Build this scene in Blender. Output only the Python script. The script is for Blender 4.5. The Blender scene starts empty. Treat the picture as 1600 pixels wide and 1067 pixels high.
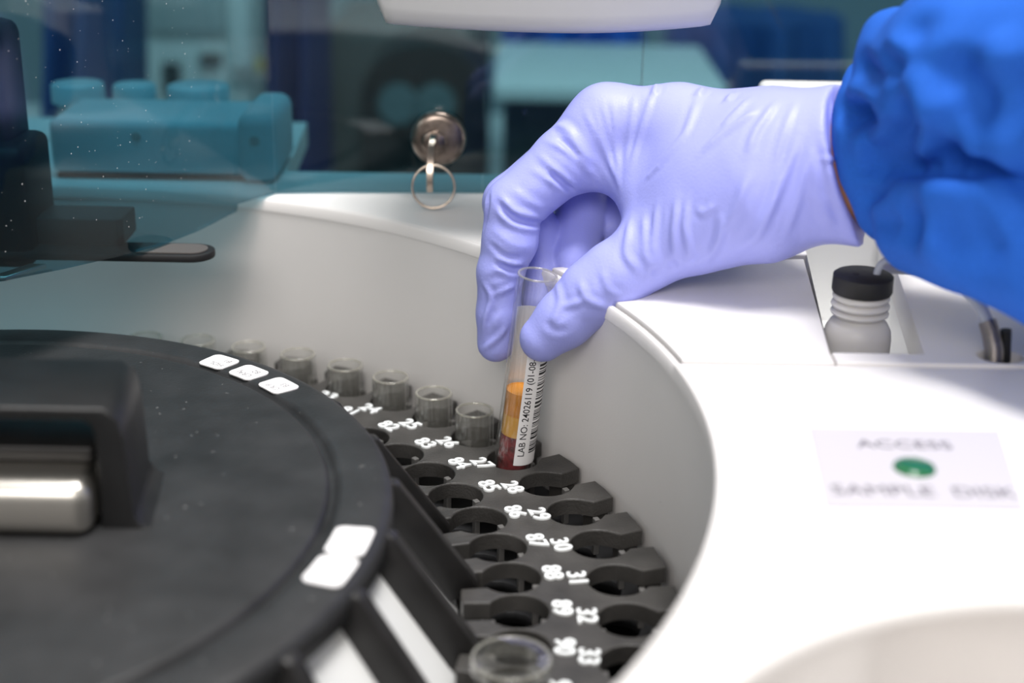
import bpy, bmesh, math, random
import numpy as np
from mathutils import Vector, Matrix
from mathutils.bvhtree import BVHTree

# ------------------------------------------------------------------ camera, light, exposure (lengths below in millimetres, S = metres per mm)
S = 0.001
SC = bpy.context.scene
COL = SC.collection
PI = math.pi
CAM = np.array([157.375, -333.691, 207.332])
RT = np.array([0.99983, 0.0066, 0.0173]); UP = np.array([-0.0185, 0.3547, 0.9348]); FW = np.array([0.0, 0.935, -0.3547])
FPX = 2302.77
cd = bpy.data.cameras.new('camera'); cam = bpy.data.objects.new('camera', cd); COL.objects.link(cam)
cd.sensor_width = 36; cd.lens = FPX / 1600 * 36; cd.clip_start = 0.02; cd.clip_end = 50
cam.matrix_world = Matrix(((RT[0], UP[0], -FW[0], CAM[0]*S), (RT[1], UP[1], -FW[1], CAM[1]*S), (RT[2], UP[2], -FW[2], CAM[2]*S), (0, 0, 0, 1)))
cd.dof.use_dof = True; cd.dof.focus_distance = 0.466; cd.dof.aperture_fstop = 6.5
SC.camera = cam
vs = SC.view_settings
vs.view_transform = 'Standard'; vs.look = 'None'; vs.gamma = 1; vs.use_curve_mapping = False; vs.exposure = 0.08
SC.cycles.transparent_max_bounces = 32

W = bpy.data.worlds.new('lab_ambient'); SC.world = W; W.use_nodes = True
W.node_tree.nodes['Background'].inputs[0].default_value = (1.0, 0.985, 0.965, 1)
W.node_tree.nodes['Background'].inputs[1].default_value = 0.45

def area(name, loc, target, size, power, color=(1, 1, 1)):
    l = bpy.data.lights.new(name, 'AREA'); l.shape = 'RECTANGLE'; l.size, l.size_y = size; l.energy = power; l.color = color
    o = bpy.data.objects.new(name, l); COL.objects.link(o); o.location = loc
    o.rotation_euler = (Vector(target) - Vector(loc)).to_track_quat('-Z', 'Y').to_euler()
    return o
area('ceiling_panel_light', (0.30, -0.10, 1.6), (0.22, 0.06, 0.0), (0.55, 0.55), 32, (1.0, 0.985, 0.97))
area('bowl_fill_light', (-0.15, -1.7, 1.1), (0.12, 0.1, 0.0), (0.9, 0.6), 15.5, (1.0, 0.955, 0.915))  # added fill that brightens the bowl wall, no known lamp there
area('ceiling_panel_light_rear', (-0.6, 2.1, 1.7), (-0.5, 1.9, 0.0), (0.6, 0.6), 6, (0.95, 0.98, 1.0))

# ------------------------------------------------------------------ helpers
def ray(x, y): return FW + RT*(x-800)/FPX - UP*(y-533.5)/FPX
def pt(x, y, d): return CAM + ray(x, y)*d              # a point d mm in front of the lens plane
def onz(x, y, z): q = ray(x, y); return CAM + q*((z-CAM[2])/q[2])

MATS = {}
def mat(name, color, rough=0.5, metal=0.0, spec=0.5, noise=None, bump=None, trans=0.0, sss=0.0, coat=0.0, specks=None, ior=1.45):
    """principled material; noise=(scale, amount), bump=(scale, strength), specks=(scale, threshold, colour)"""
    m = bpy.data.materials.new(name); m.use_nodes = True; nt = m.node_tree; b = nt.nodes['Principled BSDF']
    b.inputs['Base Color'].default_value = (*color, 1); b.inputs['Roughness'].default_value = rough; b.inputs['Metallic'].default_value = metal
    b.inputs['Specular IOR Level'].default_value = spec; b.inputs['Transmission Weight'].default_value = trans; b.inputs['IOR'].default_value = ior
    b.inputs['Coat Weight'].default_value = coat
    if sss:
        b.inputs['Subsurface Weight'].default_value = sss; b.inputs['Subsurface Radius'].default_value = (0.004, 0.004, 0.005); b.inputs['Subsurface Scale'].default_value = 1.0
    tc = nt.nodes.new('ShaderNodeTexCoord'); last = None
    def tex(scale, detail=4):
        n = nt.nodes.new('ShaderNodeTexNoise'); n.inputs['Scale'].default_value = scale; n.inputs['Detail'].default_value = detail
        nt.links.new(tc.outputs['Object'], n.inputs['Vector']); return n
    if noise:
        n = tex(noise[0]); mp = nt.nodes.new('ShaderNodeMapRange'); mp.inputs[1].default_value = 0.3; mp.inputs[2].default_value = 0.7
        mp.inputs[3].default_value = 1-noise[1]; mp.inputs[4].default_value = 1+noise[1]; nt.links.new(n.outputs[0], mp.inputs[0])
        mx = nt.nodes.new('ShaderNodeMix'); mx.data_type = 'RGBA'; mx.blend_type = 'MULTIPLY'; mx.inputs[0].default_value = 1
        mx.inputs[6].default_value = (*color, 1); nt.links.new(mp.outputs[0], mx.inputs[7]); last = mx.outputs[2]
    if specks:
        n = tex(specks[0], 2); mp = nt.nodes.new('ShaderNodeMapRange'); mp.inputs[1].default_value = specks[1]; mp.inputs[2].default_value = specks[1]+0.04
        nt.links.new(n.outputs[0], mp.inputs[0])
        mx = nt.nodes.new('ShaderNodeMix'); mx.data_type = 'RGBA'; mx.inputs[6].default_value = (*color, 1); mx.inputs[7].default_value = (*specks[2], 1)
        if last: nt.links.new(last, mx.inputs[6])
        nt.links.new(mp.outputs[0], mx.inputs[0]); last = mx.outputs[2]
    if last: nt.links.new(last, b.inputs['Base Color'])
    if bump:
        n = tex(bump[0], 3); bp = nt.nodes.new('ShaderNodeBump'); bp.inputs['Strength'].default_value = bump[1]; bp.inputs['Distance'].default_value = 0.0004
        nt.links.new(n.outputs[0], bp.inputs['Height']); nt.links.new(bp.outputs[0], b.inputs['Normal'])
    MATS[name] = m; return m
def sheet_mat(name, tint, rough=0.0, ior=1.45, gloss=(1, 1, 1), haze=0.0, hcol=(0.8, 0.78, 0.72)):
    """clear or tinted sheet: coloured see-through plus fresnel reflection"""
    m = bpy.data.materials.new(name); m.use_nodes = True; nt = m.node_tree; nt.nodes.remove(nt.nodes['Principled BSDF'])
    out = nt.nodes['Material Output']; t = nt.nodes.new('ShaderNodeBsdfTransparent'); t.inputs[0].default_value = (*tint, 1)
    g = nt.nodes.new('ShaderNodeBsdfGlossy'); g.inputs['Roughness'].default_value = rough; g.inputs[0].default_value = (*gloss, 1)
    lw = nt.nodes.new('ShaderNodeLayerWeight'); lw.inputs[0].default_value = 0.5; mx = nt.nodes.new('ShaderNodeMixShader')
    pw = nt.nodes.new('ShaderNodeMath'); pw.operation = 'POWER'; pw.inputs[1].default_value = 3.4; nt.links.new(lw.outputs['Facing'], pw.inputs[0])
    f0 = ((ior-1)/(ior+1))**2; fr = nt.nodes.new('ShaderNodeMath'); fr.operation = 'MULTIPLY_ADD'; fr.inputs[1].default_value = 0.75; fr.inputs[2].default_value = f0; nt.links.new(pw.outputs[0], fr.inputs[0])
    nt.links.new(fr.outputs[0], mx.inputs[0]); nt.links.new(t.outputs[0], mx.inputs[1]); nt.links.new(g.outputs[0], mx.inputs[2]); nt.links.new(mx.outputs[0], out.inputs[0])
    if haze:
        df = nt.nodes.new('ShaderNodeBsdfDiffuse'); df.inputs[0].default_value = (*hcol, 1); m2 = nt.nodes.new('ShaderNodeMixShader'); m2.inputs[0].default_value = haze
        nt.links.new(mx.outputs[0], m2.inputs[1]); nt.links.new(df.outputs[0], m2.inputs[2]); nt.links.new(m2.outputs[0], out.inputs[0])
    MATS[name] = m; return m

mat('white_plastic', (0.82, 0.79, 0.77), 0.42, noise=(12, 0.03), bump=(1500, 0.10), specks=(260, 0.80, (0.35, 0.33, 0.31)))
mat('white_gloss', (0.80, 0.80, 0.79), 0.3)
mat('hood_grey', (0.50, 0.50, 0.50), 0.35)
mat('dark_gap', (0.02, 0.018, 0.02), 0.7)
mat('black_matte', (0.010, 0.010, 0.011), 0.6)
mat('lid_black', (0.023, 0.023, 0.024), 0.5, noise=(60, 0.35), bump=(900, 0.25), specks=(620, 0.745, (0.30, 0.30, 0.29)))
mat('tray_black', (0.048, 0.045, 0.042), 0.46, noise=(90, 0.3), bump=(1400, 0.35), specks=(900, 0.78, (0.25, 0.23, 0.21)))
mat('rib_black', (0.016, 0.015, 0.015), 0.42, noise=(70, 0.3))
mat('handle_black', (0.010, 0.010, 0.0105), 0.42, noise=(60, 0.3))
mat('pin_grey', (0.13, 0.125, 0.12), 0.4)
mat('number_white', (0.88, 0.90, 0.90), 0.5)
mat('paper_white', (0.86, 0.84, 0.84), 0.6)
mat('sign_paper', (0.52, 0.495, 0.53), 0.6)
mat('ink', (0.012, 0.012, 0.014), 0.6)
mat('pencil', (0.20, 0.19, 0.20), 0.6)
mat('soft_ink', (0.10, 0.09, 0.11), 0.6)
mat('green_button', (0.02, 0.13, 0.05), 0.2, coat=0.5)
mat('brushed_metal', (0.62, 0.59, 0.54), 0.35, metal=1.0)
mat('key_metal', (0.60, 0.50, 0.42), 0.25, metal=1.0)
mat('lock_metal', (0.26, 0.21, 0.18), 0.28, metal=1.0, noise=(240, 0.4))
mat('glove', (0.36, 0.385, 0.85), 0.45, spec=0.4, bump=(1300, 0.22), sss=0.10)
mat('skin', (0.30, 0.13, 0.06), 0.5, sss=0.1)
mat('sleeve_blue', (0.018, 0.115, 0.53), 0.8, spec=0.2, noise=(1600, 0.08), bump=(2600, 0.2))
mat('navy_cloth', (0.012, 0.025, 0.13), 0.8)
mat('blue_cloth', (0.02, 0.07, 0.22), 0.8)
mat('serum', (0.62, 0.24, 0.012), 0.12, spec=0.6, noise=(220, 0.15))
mat('serum_pale', (0.72, 0.38, 0.06), 0.12, spec=0.6)
mat('clot', (0.20, 0.014, 0.020), 0.25, noise=(420, 0.7))
mat('bottle_plastic', (0.62, 0.60, 0.585), 0.42, sss=0.5)
mat('rubber_black', (0.013, 0.013, 0.014), 0.55, bump=(700, 0.2))
mat('spring_metal', (0.42, 0.38, 0.34), 0.35, metal=1.0)
mat('teal_plastic', (0.50, 0.66, 0.72), 0.4)
mat('grey_plastic', (0.40, 0.42, 0.42), 0.5)
mat('pale_grey', (0.70, 0.70, 0.68), 0.5)
mat('dark_grey', (0.02, 0.024, 0.026), 0.5)
mat('dark_taupe', (0.10, 0.09, 0.085), 0.5)
mat('dial_teal', (0.10, 0.16, 0.17), 0.5)
mat('yellow_mark', (0.75, 0.45, 0.03), 0.6)
mat('wall_paint', (0.30, 0.36, 0.38), 0.8, noise=(3, 0.04))
mat('floor_vinyl', (0.30, 0.31, 0.32), 0.5, noise=(8, 0.08))
mat('bench_laminate', (0.62, 0.62, 0.60), 0.5, noise=(15, 0.04))
sheet_mat('tinted_acrylic', (0.44, 0.635, 0.69))
sheet_mat('clear_plastic', (0.965, 0.965, 0.955), ior=1.45, haze=0.026)
sheet_mat('tube_rim', (0.86, 0.85, 0.80), ior=1.7, haze=0.13, rough=0.1)
sheet_mat('blood_glass', (0.97, 0.97, 0.965), ior=1.5, haze=0.02)
sheet_mat('tubing_clear', (0.84, 0.86, 0.88), ior=1.42)
mat('tubing_milky', (0.62, 0.64, 0.68), 0.25, trans=0.0, sss=0.3)

def link(name, me, m, parent=None, smooth=None, loc=None):
    if isinstance(m, str): m = MATS[m]
    if m is not None and len(me.materials) == 0: me.materials.append(m)
    o = bpy.data.objects.new(name, me); COL.objects.link(o)
    if parent is not None: o.parent = parent
    if loc is not None: o.location = Vector(loc)*S
    if smooth is not None:
        me.polygons.foreach_set('use_smooth', [True]*len(me.polygons))
        if smooth < 180: me.set_sharp_from_angle(angle=math.radians(smooth))
    return o
def tag(o, label=None, cat=None, group=None, kind=None):
    for k, v in (('label', label), ('category', cat), ('group', group), ('kind', kind)):
        if v: o[k] = v
    return o
def thing(name, label, cat, loc=(0, 0, 0), group=None, rot=None):
    o = bpy.data.objects.new(name, None); o.empty_display_size = 0.01; COL.objects.link(o); o.location = Vector(loc)*S
    if rot is not None: o.rotation_euler = rot
    return tag(o, label, cat, group)
def struct(o): o['kind'] = 'structure'; return o
def raw(name, verts, faces):
    me = bpy.data.meshes.new(name); me.from_pydata([tuple(float(c)*S for c in v) for v in verts], [], faces); me.update(); return me
def lathe(name, prof, n=48, closed=False, axis=None):
    """revolve (radius, height) pairs about z"""
    V = []; F = []
    for r, z in prof:
        for i in range(n): a = 2*PI*i/n; V.append((r*math.cos(a), r*math.sin(a), z))
    k = len(prof)
    for j in range(k if closed else k-1):
        for i in range(n):
            a = j*n+i; b = j*n+(i+1) % n; c = ((j+1) % k)*n+(i+1) % n; d = ((j+1) % k)*n+i
            F.append((a, b, c, d))
    me = raw(name, V, F); bm = bmesh.new(); bm.from_mesh(me)
    bmesh.ops.remove_doubles(bm, verts=bm.verts, dist=1e-7); bmesh.ops.recalc_face_normals(bm, faces=bm.faces); bm.to_mesh(me); bm.free(); return me
def tube(name, pts, rad, n=12, cap=True, closed=False):
    """sweep a circle of radius rad (number or list) along points"""
    P = [Vector(p) for p in pts]; k = len(P); V = []; F = []
    R = rad if isinstance(rad, (list, tuple)) else [rad]*k
    t0 = (P[1]-P[0]).normalized(); nrm = t0.orthogonal().normalized()
    for i in range(k):
        if closed: t = (P[(i+1) % k]-P[i-1]).normalized()
        else: t = (P[min(i+1, k-1)]-P[max(i-1, 0)]).normalized()
        nrm = (nrm - t*nrm.dot(t)).normalized(); bn = t.cross(nrm)
        for j in range(n): a = 2*PI*j/n; V.append(tuple(P[i] + (nrm*math.cos(a)+bn*math.sin(a))*R[i]))
    for i in range(k if closed else k-1):
        for j in range(n):
            F.append((i*n+j, i*n+(j+1) % n, ((i+1) % k)*n+(j+1) % n, ((i+1) % k)*n+j))
    if cap and not closed: F.append(tuple(range(n))[::-1]); F.append(tuple((k-1)*n+j for j in range(n)))
    return raw(name, V, F)
def rbox(name, x0, x1, y0, y1, z0, z1, bev=1.0, seg=3):
    bm = bmesh.new(); bmesh.ops.create_cube(bm, size=1)
    for v in bm.verts: v.co = Vector(((x0+x1)/2+v.co.x*(x1-x0), (y0+y1)/2+v.co.y*(y1-y0), (z0+z1)/2+v.co.z*(z1-z0)))*S
    if bev: bmesh.ops.bevel(bm, geom=list(bm.edges), offset=bev*S, segments=seg, affect='EDGES', profile=0.5)
    me = bpy.data.meshes.new(name); bm.to_mesh(me); bm.free(); return me
def prism(name, poly, z0, z1, bev=0.0, seg=2, slope=None):
    """extrude a 2D outline; slope(x, y) may change the top height"""
    bm = bmesh.new(); bot = [bm.verts.new((x*S, y*S, z0*S)) for x, y in poly]; top = [bm.verts.new((x*S, y*S, z1*S)) for x, y in poly]
    n = len(poly); bm.faces.new(bot[::-1]); tf = bm.faces.new(top)
    for i in range(n): bm.faces.new((bot[i], bot[(i+1) % n], top[(i+1) % n], top[i]))
    bmesh.ops.recalc_face_normals(bm, faces=bm.faces)
    if bev: bmesh.ops.bevel(bm, geom=list(tf.edges), offset=bev*S, segments=seg, affect='EDGES', profile=0.5)
    bmesh.ops.triangulate(bm, faces=[f for f in bm.faces if len(f.verts) > 4])
    me = bpy.data.meshes.new(name); bm.to_mesh(me); bm.free(); return me
def from_curve(cu):
    o = bpy.data.objects.new('tmp', cu); COL.objects.link(o); dg = bpy.context.evaluated_depsgraph_get(); dg.update()
    me = bpy.data.meshes.new_from_object(o.evaluated_get(dg)); bpy.data.objects.remove(o); bpy.data.curves.remove(cu)
    me.materials.clear(); return me
def plate(name, loops, z0, z1, bev=0.4, res=1):
    """flat plate from 2D outlines (holes included) with rounded edges"""
    cu = bpy.data.curves.new(name, 'CURVE'); cu.dimensions = '2D'; cu.fill_mode = 'BOTH'
    for lp in loops:
        sp = cu.splines.new('POLY'); sp.points.add(len(lp)-1); sp.use_cyclic_u = True
        for q, (x, y) in zip(sp.points, lp): q.co = (x*S, y*S, 0, 1)
    cu.extrude = ((z1-z0)/2-bev)*S; cu.bevel_depth = bev*S; cu.bevel_resolution = res; cu.offset = -bev*S
    me = from_curve(cu); me.transform(Matrix.Translation((0, 0, (z0+z1)/2*S))); me.name = name; return me
def text_mesh(name, s, size, extrude=0.0, offset=0.0, bev=0.0, sx=1.0, align='CENTER'):
    cu = bpy.data.curves.new(name, 'FONT'); cu.body = s; cu.size = size*S; cu.extrude = extrude*S; cu.offset = offset*S; cu.bevel_depth = bev*S
    cu.align_x = align; cu.align_y = 'CENTER'; cu.resolution_u = 4
    me = from_curve(cu); me.transform(Matrix.Diagonal((sx, 1, 1, 1))); me.name = name; return me
def arc(cx, cy, r, a0, a1, n): return [(cx+r*math.cos(math.radians(a0+(a1-a0)*i/(n-1))), cy+r*math.sin(math.radians(a0+(a1-a0)*i/(n-1)))) for i in range(n)]
rnd = random.Random(7)

# ------------------------------------------------------------------ the room around the instrument
struct(link('floor', rbox('floor', -3000, 3500, -2500, 3500, -1260, -1200, 0), 'floor_vinyl'))
struct(link('wall_back', rbox('wall_back', -3000, 3500, 2600, 2660, -1200, 1800, 0), 'wall_paint'))
bench = thing('lab_bench', 'pale laminate lab bench under the white analyser', 'bench', (100, 150, -1200))
link('bench_top', rbox('bench_top', -900, 900, -500, 500, 860, 900, 4), 'bench_laminate', bench)
for sx in (-860, 860):
    for sy in (-440, 440): link('leg', rbox('leg', sx-25, sx+25, sy-25, sy+25, 0, 861, 3), 'grey_plastic', bench)

# ------------------------------------------------------------------ the analyser housing: bowl, deck panels, recess
RC = (-11.1, -5.7); RR = 217.0; DZ = 61.0
house = thing('analyser_housing', 'white plastic analyser deck with a round sample bowl sunk into it', 'analyser', (0, 0, -300))
def hp(name, me, m, smooth=None): return link(name, me, m, house, smooth, (0, 0, 300))
# bowl wall: lofted from the rim circle down to the floor circle
def bowl():
    V = []; F = []; n = 192
    prof = [(0.0, RR+0.6), (-0.02, RR-0.2), (-0.05, RR-0.5)]
    rows = [((RC[0], RC[1]), RR+1.6, 60.4), ((RC[0], RC[1]), RR+0.5, 60.2), ((RC[0], RC[1]), RR, 59.4), ((RC[0], RC[1]), RR, 56.0), ((RC[0]+.1, RC[1]), RR+.35, 55.6)]
    for k in range(1, 9):
        t = k/8; rows.append(((RC[0]*(1-t)-2.5*t, RC[1]*(1-t)-1.5*t), RR*(1-t)+214.0*t, 55.5*(1-t)-72*t))
    for (c, r, z) in rows:
        for i in range(n): a = 2*PI*i/n; V.append((c[0]+r*math.cos(a), c[1]+r*math.sin(a), z))
    for j in range(len(rows)-1):
        for i in range(n): F.append((j*n+i, (j+1)*n+i, (j+1)*n+(i+1) % n, j*n+(i+1) % n))
    return raw('bowl_wall', V, F)
hp('bowl_wall', bowl(), 'white_plastic', 40)
hp('bowl_floor', lathe('bowl_floor', [(0, -72), (214.5, -72), (214.5, -75), (0, -75)], 96), 'black_matte')
# front panel: heightfield around the bowl with a made-up scoop shaped to stand for a shadow
SHADE_CUT = (265.0, -168.0, 87.0)
def front_panel():
    aa = math.degrees(math.asin((38.2-RC[1])/RR))
    out = arc(RC[0], RC[1], RR-0.1, -80, aa, 110)+[(430, 40.2), (430, -330), (SHADE_CUT[0]+SHADE_CUT[2], -330)]
    cut = [(SHADE_CUT[0]+SHADE_CUT[2]*math.cos(PI*i/48), SHADE_CUT[1]+SHADE_CUT[2]*math.sin(PI*i/48)) for i in range(49)]
    poly = out+cut+[(SHADE_CUT[0]-SHADE_CUT[2], -330), (40, -330)]
    bm = bmesh.new(); n = len(poly); top = [bm.verts.new((x*S, y*S, DZ*S)) for x, y in poly]; bot = [bm.verts.new((x*S, y*S, (DZ-4)*S if i >= len(out)-1 else 56*S)) for i, (x, y) in enumerate(poly)]
    bm.faces.new(top)
    for i in range(n): bm.faces.new((top[i], bot[i], bot[(i+1) % n], top[(i+1) % n]))
    bmesh.ops.recalc_face_normals(bm, faces=bm.faces)
    bm.verts.ensure_lookup_table(); rimv = set(top[:111]); cutv = set(top[len(out)-1:len(out)+50])
    te = [e for e in bm.edges if all(abs(v.co.z-DZ*S) < 1e-8 for v in e.verts)]
    bmesh.ops.bevel(bm, geom=[e for e in te if e.verts[0] in cutv and e.verts[1] in cutv], offset=3.4*S, segments=4, affect='EDGES', profile=0.5)
    te = [e for e in bm.edges if e.is_valid and e.verts[0] in rimv and e.verts[1] in rimv]
    bmesh.ops.bevel(bm, geom=te, offset=1.2*S, segments=3, affect='EDGES', profile=0.5)
    bmesh.ops.triangulate(bm, faces=[f for f in bm.faces if len(f.verts) > 4], ngon_method='EAR_CLIP')
    me = bpy.data.meshes.new('shade_cut_panel'); bm.to_mesh(me); bm.free(); return me
def set_back(i): a = 180*i/80; return SHADE_CUT[2]+8+47*min(max((112-a)/42, 0), 1)
hp('shade_cut_wall', raw('shade_cut_wall', [(SHADE_CUT[0]+set_back(i)*math.cos(PI*i/80), SHADE_CUT[1]+set_back(i)*math.sin(PI*i/80), z_) for i in range(81) for z_ in (-75, DZ-4)], [(2*i, 2*i+1, 2*i+3, 2*i+2) for i in range(80)]), 'white_plastic', 60)  # wall set back under the added scoop so the undercut turns dark
hp('shade_cut_panel', front_panel(), 'white_plastic', 20)
# rear cover panel, right of the bowl, up to the bottle well
a0 = math.degrees(math.asin((39.4-RC[1])/(RR+2.6)))
rp = arc(RC[0], RC[1], RR+2.6, a0, 34.5, 40) + [(190, 124), (253.6, 133), (245.4, 47.0), (245.2, 39.4)]
hp('cover_panel', prism('cover_panel', rp[::-1], 50, DZ+0.6, 0.7), 'white_plastic', 25)
hp('cover_gap', plate('cover_gap', [arc(RC[0], RC[1], RR+3.4, 8, 60, 50)+arc(RC[0], RC[1], RR+0.9, 60, 8, 50)], 54, 59.4, 0.1), 'dark_gap')
# strip in front of the well and panel right of it (with the hose hole)
hole = [(292.3+6.2*math.cos(2*PI*i/32), 46.5+5.2*math.sin(2*PI*i/32)) for i in range(32)]
hp('port_panel', plate('port_panel', [[(245.9, 39.4), (420, 41.5), (420, 300), (293, 205), (271.4, 47.0), (245.9, 47.0)], hole], 50, DZ+0.5, 0.5), 'white_plastic', 25)
hp('hose_port', lathe('hose_port', [(6.6, 58), (6.6, 30), (0, 30)], 32), 'black_matte').location += Vector((292.3, 46.5, 0))*S
# bottle well
well = [(245.4, 47), (271.4, 47), (290.5, 182), (260.4, 182)]
def wellmesh():
    V = [(x, y, 60.8) for x, y in well]+[(x, y, 22) for x, y in well]
    return raw('bottle_well', V, [(4, 5, 6, 7), (0, 4, 5, 1), (1, 5, 6, 2), (2, 6, 7, 3), (3, 7, 4, 0)])
hp('bottle_well', wellmesh(), 'white_gloss')
# trough behind the rear cover and the rear deck up to and behind the tinted cover
hp('trough', rbox('trough', 178, 252.5, 122, 145, 40, 55, 0.5), 'dark_gap')
rd = arc(RC[0], RC[1], RR+1.2, 38, 190, 120) + [(-330, -40), (-330, 330), (62, 330), (66, 240), (430, 244), (430, 222), (296, 205), (290.7, 182.3), (260, 182.3), (256.2, 141), (166, 130.5)]
hp('deck', prism('deck', rd[::-1], 50, DZ-0.3, 0.5), 'white_plastic', 25)
hp('base_body', rbox('base_body', -330, 430, -330, 330, -300, -76, 8), 'white_plastic', 40)
# access sign on the front panel
sg = thing('access_sign', 'pale square sign with a green dot stuck on the white front panel', 'sign', (251, -26, DZ))
link('card', plate('card', [[(-20.7, 21.7), (25.6, 21.9), (18.6, -20.7), (-24.9, -20.9)]], 0.05, 0.45, 0.05), 'sign_paper', sg)
def flat_text(s, size, x, y, m, sx=1.0, rot=0.0, parent=None, z=0.5, off=0.0, name='lettering'):
    me = text_mesh(name, s, size, 0.03, off, sx=sx); o = link(name, me, m, parent); o.location = Vector((x, y, z))*S; o.rotation_euler = (0, 0, rot); return o
flat_text('ACCESS', 6.4, 0.2, 12.2, 'soft_ink', 1.02, 0, sg)
flat_text('SAMPLE  DISK', 6.8, -1.5, -12.6, 'soft_ink', 1.0, 0, sg)
link('button', lathe('button', [(0, 1.7), (3.6, 1.6), (4.6, 1.2), (4.9, 0.45), (0, 0.45)], 32), 'green_button', sg, 60, (-0.6, -0.6, 0.0))

# ------------------------------------------------------------------ sample carousel: tray with two rings of holes
PITCH = 6.31587; PH28 = 27.16; OFF = 1.6; RO = 190.0; RI = 160.62
def ang(k): return PH28 - (k-28)*PITCH
car = thing('sample_carousel', 'black sample tray ring with two rows of numbered holes', 'sample tray', (0, 0, -72))
def cp(name, me, m, smooth=None, loc=(0, 0, 0)): return link(name, me, m, car, smooth, (loc[0], loc[1], loc[2]+72))
def ring_outline(rc, rend, hr, slot, off, sign, cham):
    """keyhole-notched outline: round holes that open to the outer (sign 1) or inner edge"""
    out = []
    for k in range(57):
        a = math.radians(ang(k)+off); ca, sa = math.cos(a), math.sin(a)
        def P(rad, tan): return (rad*ca-tan*sa, rad*sa+tan*ca)
        h = slot/2; th = math.asin(h/hr); half = math.radians(PITCH)/2
        if sign > 0:
            out.append(P(rend, h+1.5)); out.append(P(rc+hr*math.cos(th)+0.6, h))
            for i in range(1, 22):
                q = th+(2*PI-2*th)*i/22; out.append(P(rc+hr*math.cos(q), hr*math.sin(q)))
            out.append(P(rc+hr*math.cos(th)+0.6, -h)); out.append(P(rend, -h-0.3))
            out.append(((rend+.3)*math.cos(a-half*1.0), (rend+.3)*math.sin(a-half*1.0)))
        else:
            out.append(P(rend, h)); out.append(P(rc-hr*math.cos(th), h))
            for i in range(1, 22):
                q = PI-th-(2*PI-2*th)*i/22; out.append(P(rc+hr*math.cos(q), hr*math.sin(q)))
            out.append(P(rc-hr*math.cos(th), -h)); out.append(P(rend, -h))
    return out
outer = ring_outline(RO, 205.2, 8.6, 8.6, 0, 1, 0); inner = ring_outline(RI, 146.0, 8.5, 8.6, OFF, -1, 0)
def tray_plate(z0, z1, bev):
    bm = bmesh.new(); tops = []; no, ni = len(outer)//57, len(inner)//57
    for k in range(57):
        o_ = [outer[(k*no+no-1-no) % len(outer)]]+outer[k*no:(k+1)*no]
        i_ = []
        a = math.radians(ang(k)+OFF); half = math.radians(PITCH)/2
        i_ = [(145.7*math.cos(a+half), 145.7*math.sin(a+half))]+inner[k*ni:(k+1)*ni]+[(145.7*math.cos(a-half), 145.7*math.sin(a-half))]
        q_ = lambda r, b: (r*math.cos(b), r*math.sin(b)); a2 = math.radians(ang(k))
        poly = o_+[q_(180, a2-half), q_(170.5, a-half)]+i_[::-1]+[q_(170.5, a+half), q_(180, a2+half)]
        tops.append(bm.faces.new([bm.verts.new((x*S, y*S, z1*S)) for x, y in poly]))
    bmesh.ops.remove_doubles(bm, verts=bm.verts, dist=2e-5)
    bmesh.ops.recalc_face_normals(bm, faces=bm.faces)
    ext = bmesh.ops.extrude_edge_only(bm, edges=[e for e in bm.edges if len(e.link_faces) == 1])
    for v in [g for g in ext['geom'] if isinstance(g, bmesh.types.BMVert)]: v.co.z = z0*S
    bmesh.ops.recalc_face_normals(bm, faces=bm.faces)
    ed = [e for e in bm.edges if len(e.link_faces) == 2 and abs(e.verts[0].co.z-z1*S) < 1e-7 and abs(e.verts[1].co.z-z1*S) < 1e-7 and min(abs(f.normal.z) for f in e.link_faces) < .3]
    bmesh.ops.bevel(bm, geom=ed, offset=bev*S, segments=2, affect='EDGES', profile=0.5, clamp_overlap=True)
    bmesh.ops.triangulate(bm, faces=[f for f in bm.faces if len(f.verts) > 4], ngon_method='EAR_CLIP')
    if sum(f.normal.z*f.calc_area() for f in bm.faces) < 0: bmesh.ops.reverse_faces(bm, faces=bm.faces)
    me = bpy.data.meshes.new('tray_plate'); bm.to_mesh(me); bm.free(); return me
cp('tray_plate', tray_plate(-5.2, 0.0, 0.45), 'tray_black', 20)
circ = lambda r, n=114: [(r*math.cos(2*PI*i/n), r*math.sin(2*PI*i/n)) for i in range(n)]
low = [circ(205), circ(145.5)]
for k in range(57):
    for rr, of in ((RO, 0), (RI, OFF)):
        a = math.radians(ang(k)+of); low.append([(rr*math.cos(a)+7.2*math.cos(2*PI*i/14), rr*math.sin(a)+7.2*math.sin(2*PI*i/14)) for i in range(14)])
cp('support_plate', plate('support_plate', low, -19, -15.5, 0.2, 0), 'black_matte')
cp('drum', lathe('drum', [(145.8, -15.6), (145.8, -72), (148, -72), (148, -15.6)], 96, True), 'black_matte', 40)
cp('drum', lathe('drum', [(203.2, -18.8), (203.2, -72), (205, -72), (205, -18.8)], 96, True), 'black_matte', 40)
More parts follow.
